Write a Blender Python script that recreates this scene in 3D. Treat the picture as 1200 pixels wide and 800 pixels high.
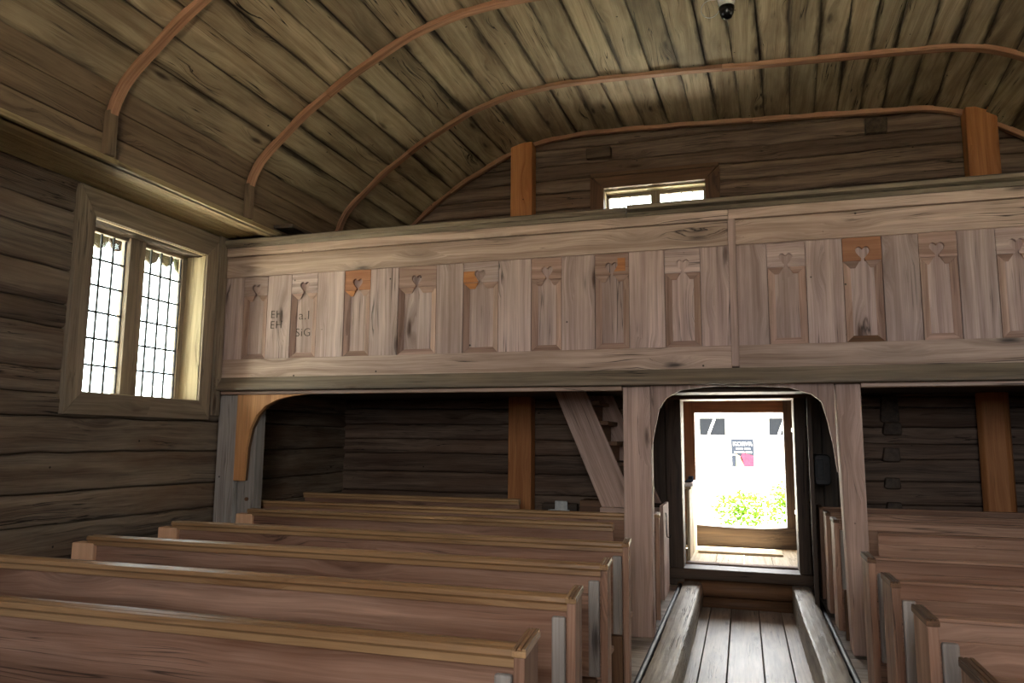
import bpy, bmesh, math, random
from mathutils import Vector, Matrix, noise
random.seed(7)
S = bpy.context.scene
for o in list(bpy.data.objects): bpy.data.objects.remove(o)
C = S.collection
# ------------------------------------------------------------------ camera
CX = Vector((0.95575152, -0.03086477, -0.29255153))   # world x seen from the camera (right, down, forward)
CY = Vector((0.29406898, 0.12695967, 0.94731446))
CZ = Vector((0.0079036, -0.99142756, 0.13041827))
cam_d = bpy.data.cameras.new('camera'); cam = bpy.data.objects.new('camera', cam_d); C.objects.link(cam)
cam_d.sensor_width = 36; cam_d.lens = 873 / 1200 * 36; cam_d.clip_end = 400
m = Matrix(((CX[0], -CX[1], -CX[2]), (CY[0], -CY[1], -CY[2]), (CZ[0], -CZ[1], -CZ[2]))).to_4x4()
m.translation = (0, 0, 1.5)
cam.matrix_world = m
S.camera = cam
# ------------------------------------------------------------------ light
S.view_settings.view_transform = 'Standard'; S.view_settings.look = 'None'
S.view_settings.exposure = EXPO = 0.38; S.view_settings.gamma = 1; S.view_settings.use_curve_mapping = False
W = bpy.data.worlds.new('sky'); S.world = W; W.use_nodes = True
wn = W.node_tree.nodes; wl = W.node_tree.links
bg = wn['Background']; bg.inputs[1].default_value = 13.0
tc = wn.new('ShaderNodeTexCoord'); mp = wn.new('ShaderNodeMapping'); mp.inputs['Scale'].default_value = (1, 1, 2.5)
nz = wn.new('ShaderNodeTexNoise'); nz.inputs['Scale'].default_value = 2.2; nz.inputs['Detail'].default_value = 4
rp = wn.new('ShaderNodeValToRGB'); rp.color_ramp.elements[0].color = (0.80, 0.88, 1.0, 1); rp.color_ramp.elements[1].color = (1, 0.98, 0.93, 1)
rp.color_ramp.elements[0].position = .4; rp.color_ramp.elements[1].position = .6
wl.new(tc.outputs['Generated'], mp.inputs[0]); wl.new(mp.outputs[0], nz.inputs[0]); wl.new(nz.outputs[0], rp.inputs[0]); wl.new(rp.outputs[0], bg.inputs[0])
sd = bpy.data.lights.new('sun', 'SUN'); sd.energy = 85; sd.angle = math.radians(4); sd.color = (1, .96, .88)
sun = bpy.data.objects.new('sun', sd); C.objects.link(sun)
sun.rotation_euler = Vector((-0.16, -0.42, -1.0)).to_track_quat('-Z', 'Y').to_euler()
def portal(loc, w, h, d):      # sky light sampled through a wall opening
    l = bpy.data.lights.new('window_portal', 'AREA'); l.shape = 'RECTANGLE'; l.size = w; l.size_y = h; l.cycles.is_portal = True
    o = bpy.data.objects.new('window_portal', l); C.objects.link(o); o.location = loc
    o.rotation_euler = Vector(d).to_track_quat('-Z', 'Y').to_euler()
portal((-5.12, 5.02, 2.49), 1.4, 1.3, (1, 0, 0))
portal((5.12, 5.02, 2.49), 1.4, 1.3, (-1, 0, 0))
portal((.2, -3.1, 2.75), 2.2, 1.9, (0, 1, 0))  # unseen rear opening, added to light the gallery front and pews
portal((-.9, 8.75, 4.1), 1.2, .7, (0, -1, 0))
portal((-.05, 10.35, 1.1), 1.2, 1.6, (0, -1, 0))
# ------------------------------------------------------------------ materials
def lin(c): return tuple(((v/255)/12.92 if v/255 <= .04045 else ((v/255+.055)/1.055)**2.4) for v in c)
MATS = {}
def wood(name, light, dark, knot=(60, 38, 25), crack=(25, 18, 14), stain=None, stain_amt=.35, knots=1.0, cracks=.5, rough=.75, grain=14.0, bump=.35, var=.18, spec=.3, fig=.5, nails=.10, grime_on=None, grime_rng=(.54, 1.15)):
    M = bpy.data.materials.new(name); M.use_nodes = True; MATS[name] = M
    n = M.node_tree.nodes; L = M.node_tree.links; B = n['Principled BSDF']
    def N(t, **k):
        q = n.new(t)
        for a, v in k.items(): setattr(q, a, v)
        return q
    def math_(op, a, b, clamp=False):
        q = N('ShaderNodeMath', operation=op); q.use_clamp = clamp
        for i, v in enumerate((a, b)):
            if hasattr(v, 'is_output'): L.new(v, q.inputs[i])
            else: q.inputs[i].default_value = v
        return q.outputs[0]
    def mix(f, a, b, bt='MIX'):
        q = N('ShaderNodeMix', data_type='RGBA', blend_type=bt)
        for i, v in ((0, f), (6, a), (7, b)):
            if hasattr(v, 'is_output'): L.new(v, q.inputs[i])
            elif i == 0: q.inputs[0].default_value = v
            else: q.inputs[i].default_value = (*v, 1)
        return q.outputs[2]
    def noise_(vec, sc, det=3, rg=.55, dist=0):
        q = N('ShaderNodeTexNoise'); q.inputs['Scale'].default_value = sc; q.inputs['Detail'].default_value = det
        q.inputs['Roughness'].default_value = rg; q.inputs['Distortion'].default_value = dist; L.new(vec, q.inputs['Vector']); return q.outputs[0]
    def scale(vec, s):
        q = N('ShaderNodeMapping'); q.inputs['Scale'].default_value = s; L.new(vec, q.inputs[0]); return q.outputs[0]
    def rng(v, a, b, c=0, d=1):
        q = N('ShaderNodeMapRange'); q.inputs[1].default_value = a; q.inputs[2].default_value = b; q.inputs[3].default_value = c; q.inputs[4].default_value = d
        L.new(v, q.inputs[0]); return q.outputs[0]
    at = N('ShaderNodeAttribute', attribute_name='gc'); g = at.outputs['Vector']
    ar = N('ShaderNodeAttribute', attribute_name='rnd'); rnd = ar.outputs['Fac']
    ae = N('ShaderNodeAttribute', attribute_name='grime'); grime = ae.outputs['Fac']
    # knots
    kv = scale(g, (1.5, 6.0, 6.0))
    vo = N('ShaderNodeTexVoronoi', feature='F1'); vo.inputs['Scale'].default_value = 1.0; L.new(kv, vo.inputs['Vector'])
    wob = noise_(scale(g, (6, 30, 30)), 1.0, 2)
    sep = N('ShaderNodeSeparateColor'); L.new(vo.outputs['Color'], sep.inputs[0])
    keep = math_('GREATER_THAN', sep.outputs[0], 1 - .42 * knots)
    kd = math_('ADD', vo.outputs['Distance'], math_('MULTIPLY', math_('SUBTRACT', wob, .5), .12))
    kmask = math_('MULTIPLY', rng(kd, .05, .16, 1, 0), keep)
    halo = math_('MULTIPLY', rng(kd, .1, .45, 1, 0), keep)
    # grain, bent round the knots
    bend = N('ShaderNodeVectorMath', operation='ADD'); L.new(g, bend.inputs[0])
    cmb = N('ShaderNodeCombineXYZ'); L.new(math_('MULTIPLY', halo, .055), cmb.inputs[1]); L.new(cmb.outputs[0], bend.inputs[1])
    gv = bend.outputs[0]
    warp = noise_(scale(gv, (.9, 4, 4)), 1.0, 2)
    wv = N('ShaderNodeCombineXYZ'); L.new(math_('MULTIPLY', warp, .10 * fig * 2), wv.inputs[1])
    g2 = N('ShaderNodeVectorMath', operation='ADD'); L.new(gv, g2.inputs[0]); L.new(wv.outputs[0], g2.inputs[1])
    g1 = noise_(scale(g2.outputs[0], (.55, grain*1.4, grain*1.4)), 1.0, 5, .62)
    fine = noise_(scale(g2.outputs[0], (2.5, grain*9, grain*9)), 1.0, 3, .6)
    f1 = math_('ADD', math_('MULTIPLY', rng(g1, .36, .64), .7), math_('MULTIPLY', rng(fine, .3, .7), .4), True)
    col = mix(f1, lin(dark), lin(light))
    if stain:
        st = noise_(scale(g, (.55, 2.2, 2.2)), 1.3, 4, .6)
        col = mix(math_('MULTIPLY', rng(st, .42, .66), stain_amt), col, lin(stain))
    # per board variation
    v = math_('ADD', 1 - var, math_('MULTIPLY', rnd, 2 * var))
    vc = N('ShaderNodeCombineColor')
    for i in range(3): L.new(v, vc.inputs[i])
    col = mix(1.0, col, vc.outputs[0], 'MULTIPLY')
    cr = noise_(scale(g2.outputs[0], (.5, 26, 26)), 1.0, 2, .5)
    gate = noise_(scale(g, (1.3, 2.5, 2.5)), 1.0, 2)
    cm = math_('MULTIPLY', rng(math_('ABSOLUTE', math_('SUBTRACT', cr, .5), 0), .0, .018, 1, 0), rng(gate, .5, .6))
    cm = math_('MULTIPLY', cm, cracks, True)
    col = mix(math_('MULTIPLY', halo, .25), col, lin(knot))
    col = mix(math_('MULTIPLY', kmask, .85), col, lin(knot))
    col = mix(cm, col, lin(crack))
    # small dark nail holes
    nv = N('ShaderNodeTexVoronoi', feature='F1'); nv.inputs['Scale'].default_value = 7.0; L.new(g, nv.inputs['Vector'])
    ns = N('ShaderNodeSeparateColor'); L.new(nv.outputs['Color'], ns.inputs[0])
    nm = math_('MULTIPLY', rng(nv.outputs['Distance'], .045, .075, 1, 0), math_('GREATER_THAN', ns.outputs[1], 1 - nails))
    col = mix(math_('MULTIPLY', nm, .9), col, lin(crack))
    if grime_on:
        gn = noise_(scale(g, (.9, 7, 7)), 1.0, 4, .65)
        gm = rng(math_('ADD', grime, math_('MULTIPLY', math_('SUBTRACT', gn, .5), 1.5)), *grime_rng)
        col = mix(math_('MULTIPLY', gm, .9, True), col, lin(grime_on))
    L.new(col, B.inputs['Base Color'])
    B.inputs['Roughness'].default_value = rough
    B.inputs['Specular IOR Level'].default_value = spec
    hh = math_('SUBTRACT', math_('ADD', math_('MULTIPLY', g1, .5), math_('MULTIPLY', fine, .35)), math_('MULTIPLY', cm, .6))
    bp = N('ShaderNodeBump'); bp.inputs['Strength'].default_value = bump; bp.inputs['Distance'].default_value = .006; L.new(hh, bp.inputs['Height']); L.new(bp.outputs[0], B.inputs['Normal'])
    return M
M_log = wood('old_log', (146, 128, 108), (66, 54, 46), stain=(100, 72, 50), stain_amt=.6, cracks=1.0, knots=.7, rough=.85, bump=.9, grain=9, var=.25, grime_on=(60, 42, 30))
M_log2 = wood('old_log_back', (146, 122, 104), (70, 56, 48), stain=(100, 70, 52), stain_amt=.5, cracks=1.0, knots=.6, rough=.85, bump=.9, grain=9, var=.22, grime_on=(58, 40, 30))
M_ceil = wood('ceiling_board', (208, 188, 154), (156, 132, 102), knot=(50, 34, 22), stain=(80, 56, 36), stain_amt=.6, cracks=1.1, knots=1.6, rough=.7, bump=.35, grain=13, var=.16, fig=.3, grime_on=(44, 30, 20), grime_rng=(.74, 1.12), nails=.3)
M_side = wood('ceiling_side_board', (150, 126, 100), (92, 74, 56), stain=(80, 58, 40), stain_amt=.4, cracks=.5, rough=.75, grain=8)
M_ledge = wood('ledge_board', (184, 164, 122), (120, 100, 70), stain=(110, 84, 52), stain_amt=.4, cracks=.5, rough=.7)
M_rib = wood('ceiling_rib', (196, 148, 116), (134, 94, 70), stain=(120, 66, 40), stain_amt=.4, knots=.8, cracks=.6, rough=.65)
M_front = wood('gallery_board', (218, 192, 180), (160, 132, 120), knot=(70, 44, 30), stain=(128, 100, 84), stain_amt=.4, knots=1.7, cracks=.8, rough=.7, grain=17, var=.12, fig=.25, nails=.2)
M_mould = wood('gallery_moulding', (196, 162, 144), (134, 100, 84), knot=(70, 44, 30), stain=(120, 88, 66), stain_amt=.35, knots=.6, cracks=.4, rough=.7, grain=16)
M_rail = wood('gallery_rail', (216, 188, 168), (150, 120, 102), knot=(38, 24, 16), crack=(34, 22, 16), stain=(122, 96, 72), stain_amt=.4, knots=1.9, cracks=1.0, rough=.65, grain=14, nails=.3)
M_gcap = wood('weathered_cap', (158, 140, 118), (96, 82, 68), stain=(92, 78, 60), stain_amt=.5, knots=.5, cracks=1, rough=.7)
M_new = wood('fresh_orange_wood', (208, 142, 88), (166, 100, 56), knot=(96, 44, 18), knots=.8, cracks=.3, rough=.6, grain=9, var=.1)
M_new2 = wood('fresh_bracket_wood', (228, 172, 118), (186, 126, 78), knot=(96, 44, 18), knots=.8, cracks=.3, rough=.6, grain=9, var=.1)
M_pink = wood('pinkish_new_block', (176, 122, 88), (142, 92, 62), knots=.3, cracks=.3, rough=.65)
M_cutend = wood('fresh_cut_end', (238, 190, 150), (214, 160, 122), knots=.0, cracks=.3, rough=.7, grain=5)
M_pew = wood('pew_board', (186, 146, 122), (118, 84, 64), knot=(66, 44, 34), stain=(112, 68, 44), stain_amt=.5, knots=1.5, cracks=.8, rough=.6, grain=11, fig=.35, bump=.2, var=.10)
M_cap = wood('pew_cap', (196, 156, 112), (140, 102, 70), knot=(96, 58, 28), stain=(120, 82, 42), stain_amt=.4, knots=.5, cracks=.4, rough=.34, grain=14, bump=.12, spec=.5)
M_grey = wood('grey_upright', (190, 182, 174), (134, 124, 116), knot=(50, 40, 36), stain=(124, 100, 84), stain_amt=.4, knots=.8, cracks=.7, rough=.7)
M_post = wood('gallery_post', (200, 170, 156), (142, 114, 100), knot=(76, 54, 42), stain=(130, 104, 90), stain_amt=.4, knots=1.0, cracks=.6, rough=.65, grain=14, fig=.3)
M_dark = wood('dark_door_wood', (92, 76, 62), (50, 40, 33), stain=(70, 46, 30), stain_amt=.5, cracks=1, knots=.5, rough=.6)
M_brown = wood('brown_door_wood', (122, 88, 62), (78, 54, 38), stain=(80, 48, 30), stain_amt=.4, cracks=.6, knots=.6, rough=.6)
M_floor = wood('worn_floor', (208, 196, 182), (130, 118, 106), knot=(62, 48, 40), stain=(100, 84, 70), stain_amt=.6, knots=1, cracks=.8, rough=.45, grain=9, bump=.3)
M_curb = wood('worn_curb_log', (204, 192, 174), (118, 106, 92), stain=(90, 80, 68), stain_amt=.6, cracks=1.2, knots=.6, rough=.55, grain=6, bump=.9)
M_case = wood('window_casing', (166, 148, 124), (106, 90, 74), stain=(106, 88, 68), stain_amt=.4, cracks=.8, knots=.8, rough=.7, grain=12)
M_reveal = wood('window_reveal', (214, 196, 156), (168, 146, 108), stain=(150, 112, 76), stain_amt=.3, cracks=.5, knots=.8, rough=.65)
M_pale = wood('pale_plank', (222, 206, 172), (170, 150, 118), stain=(140, 120, 90), knots=.4, cracks=.8, rough=.7)
def plain(name, rgb, rough=.6, metal=0, spec=.5, nscale=30, namt=.15, bump=0):
    M = bpy.data.materials.new(name); M.use_nodes = True; n = M.node_tree.nodes; L = M.node_tree.links; B = n['Principled BSDF']
    t = n.new('ShaderNodeTexNoise'); t.inputs['Scale'].default_value = nscale; t.inputs['Detail'].default_value = 4
    c = n.new('ShaderNodeTexCoord'); L.new(c.outputs['Object'], t.inputs[0])
    r = n.new('ShaderNodeValToRGB'); l = lin(rgb)
    r.color_ramp.elements[0].color = (*[v*(1-namt) for v in l], 1); r.color_ramp.elements[1].color = (*[min(1, v*(1+namt)) for v in l], 1)
    r.color_ramp.elements[0].position = .35; r.color_ramp.elements[1].position = .65
    L.new(t.outputs[0], r.inputs[0]); L.new(r.outputs[0], B.inputs['Base Color'])
    B.inputs['Roughness'].default_value = rough; B.inputs['Metallic'].default_value = metal; B.inputs['Specular IOR Level'].default_value = spec
    if bump:
        b = n.new('ShaderNodeBump'); b.inputs['Strength'].default_value = bump; L.new(t.outputs[0], b.inputs['Height']); L.new(b.outputs[0], B.inputs['Normal'])
    return M
M_iron = plain('dark_iron', (48, 46, 46), .5, .7)
M_pipe = plain('dark_grey_pipe', (50, 50, 52), .6, 0, .3)
M_lead = plain('lead_glazing_bar', (60, 60, 60), .6, .3)
M_white = plain('white_plastic', (214, 214, 210), .4)
M_black = plain('black_plastic', (16, 16, 18), .15)
M_paper = plain('white_paper', (230, 230, 228), .8)
M_gravel = plain('pale_gravel', (206, 199, 190), .9, 0, .2, 6, .15, .3)
M_grass = plain('grass_ground', (172, 168, 148), .9, 0, .2, 3, .3, .3)
M_leaf = plain('green_leaf', (64, 92, 26), .8, 0, 0, 8, .35)
M_tree = plain('tree_leaf', (60, 84, 36), .8, 0, 0, 4, .4)
M_bark = plain('bark', (80, 66, 52), .9, 0, .2, 9, .3, .5)
M_housewall = plain('pale_house_wall', (226, 222, 210), .8)
M_win_dark = plain('dark_house_window', (30, 32, 36), .8, 0, 0)
M_signgrey = plain('sign_grey', (42, 46, 54), .9, 0, 0)
M_signred = plain('sign_red', (112, 46, 62), .9, 0, 0)
M_signyellow = plain('sign_yellow', (226, 190, 120), .6)
M_shingle = wood('eave_shingle', (84, 74, 64), (50, 44, 38), stain=(92, 104, 62), stain_amt=.5, cracks=.6, rough=.8)
M_glass = bpy.data.materials.new('window_glass'); M_glass.use_nodes = True
_n = M_glass.node_tree.nodes; _l = M_glass.node_tree.links; _n.remove(_n['Principled BSDF'])
_t = _n.new('ShaderNodeBsdfTransparent'); _g = _n.new('ShaderNodeBsdfGlossy'); _g.inputs['Roughness'].default_value = .05; _x = _n.new('ShaderNodeMixShader'); _f = _n.new('ShaderNodeFresnel'); _f.inputs[0].default_value = 1.3
_t.inputs[0].default_value = (.93, .97, .94, 1)
_l.new(_f.outputs[0], _x.inputs[0]); _l.new(_t.outputs[0], _x.inputs[1]); _l.new(_g.outputs[0], _x.inputs[2]); _l.new(_x.outputs[0], _n['Material Output'].inputs[0])
# ------------------------------------------------------------------ mesh builder
AXI = {'x': (0, 2, 1), 'y': (1, 2, 0), 'z': (2, 0, 1)}
class MB:
    def __init__(s):
        s.bm = bmesh.new(); s.gc = s.bm.verts.layers.float_vector.new('gc'); s.rd = s.bm.verts.layers.float.new('rnd'); s.gr = s.bm.verts.layers.float.new('grime')
    def _tag(s, vs, ax='x', off=None, r=None, fn=None):
        off = off or Vector((random.uniform(0, 60), random.uniform(0, 60), random.uniform(0, 60))); r = random.random() if r is None else r
        for v in vs:
            if fn: g = Vector(fn(v.co))
            else:
                i = AXI[ax]; g = Vector((v.co[i[0]], v.co[i[1]], v.co[i[2]]))
            v[s.gc] = g + off; v[s.rd] = r
    def box(s, x0, x1, y0, y1, z0, z1, ax='x', jit=0.0, r=None):
        vs = [s.bm.verts.new((x + random.uniform(-jit, jit), y + random.uniform(-jit, jit), z + random.uniform(-jit, jit))) for x in (x0, x1) for y in (y0, y1) for z in (z0, z1)]
        for f in ((0, 1, 3, 2), (4, 6, 7, 5), (0, 4, 5, 1), (2, 3, 7, 6), (0, 2, 6, 4), (1, 5, 7, 3)): s.bm.faces.new([vs[i] for i in f])
        s._tag(vs, ax, r=r); return s
    def prism(s, pts, plane, a, b, ax='x', r=None, fn=None):   # pts in plane, extruded a..b along the third axis
        def P(p, t): return {'xz': (p[0], t, p[1]), 'yz': (t, p[0], p[1]), 'xy': (p[0], p[1], t)}[plane]
        A = [s.bm.verts.new(P(p, a)) for p in pts]; B = [s.bm.verts.new(P(p, b)) for p in pts]; n = len(pts)
        s.bm.faces.new(A); s.bm.faces.new(B[::-1])
        for i in range(n): s.bm.faces.new([A[i], B[i], B[(i+1) % n], A[(i+1) % n]])
        s._tag(A + B, ax, r=r, fn=fn); return s
    def hexa(s, P, ax='x', r=None, fn=None):                    # 8 points, bottom ring then top ring
        vs = [s.bm.verts.new(p) for p in P]
        for f in ((0, 3, 2, 1), (4, 5, 6, 7), (0, 1, 5, 4), (1, 2, 6, 5), (2, 3, 7, 6), (3, 0, 4, 7)): s.bm.faces.new([vs[i] for i in f])
        s._tag(vs, ax, r=r, fn=fn); return s
    def tube(s, pts, rad, seg=10, ax='x', caps=True):
        rings = []; pts = [Vector(p) for p in pts]
        for i, p in enumerate(pts):
            d = (pts[min(i+1, len(pts)-1)] - pts[max(i-1, 0)]).normalized()
            u = d.cross(Vector((0, 0, 1)));  u = u.normalized() if u.length > .01 else Vector((1, 0, 0))
            w = d.cross(u); rr = rad[i] if isinstance(rad, (list, tuple)) else rad
            rings.append([s.bm.verts.new(p + (u*math.cos(t) + w*math.sin(t))*rr) for t in [2*math.pi*k/seg for k in range(seg)]])
        for a, b in zip(rings, rings[1:]):
            for k in range(seg): s.bm.faces.new([a[k], a[(k+1) % seg], b[(k+1) % seg], b[k]])
        if caps: s.bm.faces.new(rings[0][::-1]); s.bm.faces.new(rings[-1])
        s._tag([v for q in rings for v in q], ax); return s
    def lathe(s, c, prof, seg=20, ax='z'):
        rings = [[s.bm.verts.new((c[0]+r*math.cos(2*math.pi*k/seg), c[1]+r*math.sin(2*math.pi*k/seg), c[2]+z)) for k in range(seg)] for r, z in prof]
        for a, b in zip(rings, rings[1:]):
            for k in range(seg): s.bm.faces.new([a[k], a[(k+1) % seg], b[(k+1) % seg], b[k]])
        s.bm.faces.new(rings[0][::-1]); s.bm.faces.new(rings[-1])
        s._tag([v for q in rings for v in q], ax); return s
    def build(s, name, mat, parent=None, bevel=0, smooth=False, loc=None):
        bmesh.ops.recalc_face_normals(s.bm, faces=s.bm.faces)
        if loc is not None: bmesh.ops.translate(s.bm, verts=s.bm.verts, vec=-Vector(loc))
        me = bpy.data.meshes.new(name); s.bm.to_mesh(me); s.bm.free(); me.materials.append(mat)
        if smooth:
            for p in me.polygons: p.use_smooth = True
        o = bpy.data.objects.new(name, me); C.objects.link(o)
        if loc is not None and parent is None: o.location = loc
        if parent is not None:
            o.parent = parent; o.matrix_parent_inverse = Matrix.Identity(4)
            pl = Vector((0, 0, 0)); q = parent
            while q: pl += q.location; q = q.parent
            if loc is None:
                for v in me.vertices: v.co -= pl
            else: o.location = Vector(loc) - pl
        if bevel:
            b = o.modifiers.new('bevel', 'BEVEL'); b.width = bevel; b.segments = 2; b.limit_method = 'ANGLE'
        return o
def tag(o, label, cat, group=None):
    o['label'] = label; o['category'] = cat
    if group: o['group'] = group
    return o
def thing(name, label, cat, loc=(0, 0, 0), group=None):
    o = bpy.data.objects.new(name, None); C.objects.link(o); o.location = loc; o.empty_display_size = .1
    return tag(o, label, cat, group)
def struct(o): o['kind'] = 'structure'; return o
def holes_split(a0, a1, z0, z1, holes):
    """rectangles of [a0,a1]x[z0,z1] minus the holes"""
    A = sorted({a0, a1, *[h[0] for h in holes], *[h[1] for h in holes]}); Z = sorted({z0, z1, *[h[2] for h in holes], *[h[3] for h in holes]})
    out = []
    for p, q in zip(A, A[1:]):
        for u, v in zip(Z, Z[1:]):
            if p < a0 or q > a1 or u < z0 or v > z1: continue
            mx, mz = (p+q)/2, (u+v)/2
            if any(h[0] < mx < h[1] and h[2] < mz < h[3] for h in holes): continue
            out.append((p, q, u, v))
    return out
def log_wall(name, along, face, inward, a0, a1, seams, holes, mat, thick=.2, step=.09, seed=0, amp=1.0, tilt=0.0):
    """hewn logs lying along one axis; their faces bulge inward from the plane `face`"""
    b = MB(); NP = 13
    def pt(a, d, z): return (a, face + inward*d, z) if along == 'x' else (face + inward*d, a, z)
    for k, (z0, z1) in enumerate(zip(seams, seams[1:])):
        iv = [(a0, a1)]
        for h in holes:
            ov = min(z1, h[3]) - max(z0, h[2])
            if ov > .03:
                iv = [w for (p, q) in iv for w in ((p, min(q, h[0])), (max(p, h[1]), q)) if w[1] - w[0] > .05]
        rr = random.random(); off = Vector((random.uniform(0, 60), random.uniform(0, 60), random.uniform(0, 60)))
        bul = random.uniform(.008, .02) * amp; flat = random.uniform(5, 10)
        for (p, q) in iv:
            n = max(2, int((q-p)/step)); rows = []
            for i in range(n+1):
                a = p + (q-p)*i/n; row = []
                wob = lambda zz, s_: .022*amp*noise.noise(Vector((a*.55, zz*3.1+seed, 3.7))) + .008*noise.noise(Vector((a*4, zz*5.1+seed, 1.2))) + tilt*(a-a0)
                zl = z0 + (wob(z0, 0) if k else 0); zh = z1 + wob(z1, 0)
                for j in range(NP):
                    t = .5 - .5*math.cos(math.pi*j/(NP-1)); z = zl + (zh-zl)*t
                    e = 1 - abs(2*t-1)**flat
                    d = -.05 + .05*min(1, e*5) + bul*e + .010*amp*noise.noise(Vector((a*1.8, z*9, seed+k))) + .006*noise.noise(Vector((a*9, z*22, seed)))
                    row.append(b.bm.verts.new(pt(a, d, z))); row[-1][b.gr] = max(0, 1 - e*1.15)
                rows.append(row)
            for r0, r1 in zip(rows, rows[1:]):
                for j in range(NP-1): b.bm.faces.new([r0[j], r1[j], r1[j+1], r0[j+1]])
            b._tag([v for r_ in rows for v in r_], along, off=off, r=rr)
    o1 = a0, a1
    for (p, q, u, v) in holes_split(a0, a1, seams[0], seams[-1], holes):
        f0, f1 = sorted((face - inward*.05, face - inward*(.05+thick)))
        if along == 'x': b.box(p, q, f0, f1, u, v, 'x')
        else: b.box(f0, f1, p, q, u, v, 'y')
    return struct(b.build(name, mat, smooth=True))
# ------------------------------------------------------------------ ground outside
b = MB(); b.box(-60, 60, -60, 90, -.75, -.65); g_ = struct(b.build('ground', M_grass))
b = MB(); b.box(-14, 14, -12, 17.6, -.655, -.56); struct(b.build('gravel_yard', M_gravel))  # pale yard spread wide around the walls to bounce light indoors
# ------------------------------------------------------------------ floors
b = MB()
xs = -4.8
yy = -3.0
while yy < 8.4:
    w = random.uniform(.18, .26); b.box(-4.85, -.70, yy, min(yy+w-.004, 8.42), -.06, 0, 'x', .001); b.box(.66, 4.85, yy, min(yy+w-.004, 8.42), -.06, 0, 'x', .001); yy += w
struct(b.build('floor', M_floor, bevel=.003))
b = MB()
for p, q in zip([-.52, -.368, -.167, .097, .308, .50], [-.368, -.167, .097, .308, .50]):
    b.box(p+.004, q-.004, -3, 8.36, -.25, -.2 + random.uniform(-.003, .003), 'y')
struct(b.build('floor_aisle', M_floor, bevel=.004))
b = MB(); b.box(-4.9, 4.9, -3.1, 8.5, -.4, -.27, 'y'); b.box(-.73, -.69, -3, 8.4, -.28, -.055, 'y'); b.box(.65, .69, -3, 8.4, -.28, -.055, 'y')
struct(b.build('floor_base', M_dark))
# ------------------------------------------------------------------ log walls
LS = [-.3, .02, .33, .62, .85, 1.08, 1.37, 1.64, 1.8, 1.98, 2.3, 2.47, 2.72, 2.98, 3.18, 3.46, 3.62]
WIN_L = (4.40, 5.70, 1.80, 3.18)
WIN_N = (.1, 1.9, 1.80, 3.18)
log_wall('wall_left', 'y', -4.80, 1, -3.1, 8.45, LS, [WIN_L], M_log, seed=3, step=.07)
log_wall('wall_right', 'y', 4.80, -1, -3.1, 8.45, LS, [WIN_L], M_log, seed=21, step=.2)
BS = [-.3, -.05, .19, .44, .66, .88, 1.10, 1.33, 1.50, 1.67, 1.87, 1.97, 2.25, 2.5, 2.75, 3.0, 3.25, 3.5, 3.78, 4.02, 4.22, 4.42, 4.60, 4.78, 4.98, 5.3]
DOOR = (-.66, .53, .19, 1.97); UPW = (-1.50, -.29, 3.78, 4.42)
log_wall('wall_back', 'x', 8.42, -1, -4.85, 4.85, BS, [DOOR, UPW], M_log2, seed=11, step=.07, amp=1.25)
log_wall('wall_front', 'x', -3.0, 1, -4.85, 4.85, [-.3, 0, .3, .6, .9, 1.2, 1.4, 1.7, 2, 2.3, 2.6, 2.9, 3.2, 3.5, 3.8, 4.1, 4.4, 4.7, 5.0, 5.3], [(-.9, 1.3, 1.8, 3.7)], M_log2, seed=31, step=.3)  # unseen rear hole, cut and sized to let in fill light
# notched ends of a cross wall that was sawn off, showing as dark blocks in the back wall
b = MB()
for (x0, x1, z0, z1) in ((1.335, 1.51, 1.70, 1.97), (1.35, 1.53, 1.575, 1.70), (1.335, 1.50, 1.31, 1.45), (1.335, 1.49, 1.04, 1.15), (1.34, 1.49, .80, .91)):
    b.prism([(x0, z0+.02), (x0+.02, z0), (x1-.01, z0), (x1, z0+.03), (x1-.01, z1), (x0+.02, z1)], 'xz', 8.33, 8.45, 'y')
o = b.build('trim_1', M_dark, bevel=.01); struct(o)
b = MB(); b.box(1.35, 1.56, 8.33, 8.45, 4.76, 4.93, 'y', .01); b.box(-1.68, -1.38, 8.34, 8.45, 4.80, 4.93, 'x', .008); o = b.build('trim_2', M_dark, bevel=.012); struct(o)
# ------------------------------------------------------------------ vault
SEC = [(-4.2, 3.42), (-4.2, 3.74), (-4.1, 3.97), (-3.65, 4.37), (-3.18, 4.68), (-2.62, 4.96), (-2.15, 5.08), (-1.65, 5.12), (-1.1, 5.105), (-.5, 5.085), (.3, 5.045), (1.1, 5.01), (1.9, 4.97), (2.15, 4.92), (2.4, 4.81), (2.8, 4.56), (3.2, 4.27), (3.65, 3.93), (4.0, 3.60), (4.05, 3.42)]
ARC = [0]
for p, q in zip(SEC, SEC[1:]): ARC.append(ARC[-1] + math.hypot(q[0]-p[0], q[1]-p[1]))
def sec(s):
    s = max(0, min(ARC[-1], s))
    for i in range(len(SEC)-1):
        if s <= ARC[i+1] or i == len(SEC)-2:
            t = (s-ARC[i])/(ARC[i+1]-ARC[i]); t = max(0, min(1, t))
            p, q = SEC[i], SEC[i+1]; return Vector((p[0]+(q[0]-p[0])*t, p[1]+(q[1]-p[1])*t))
def secn(s, d):      # smoothed point pushed d outward
    a, c = sec(s-.12), sec(s+.12); t = (c-a).normalized(); n_ = Vector((-t[1], t[0])); return sec(s)*.5 + (a+c)*.25 + n_*d
def s_of_x(x):
    for i in range(len(SEC)-1):
        if SEC[i][0] <= x <= SEC[i+1][0] and SEC[i+1][0] > SEC[i][0]: return ARC[i] + (x-SEC[i][0])/(SEC[i+1][0]-SEC[i][0])*(ARC[i+1]-ARC[i])
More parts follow.
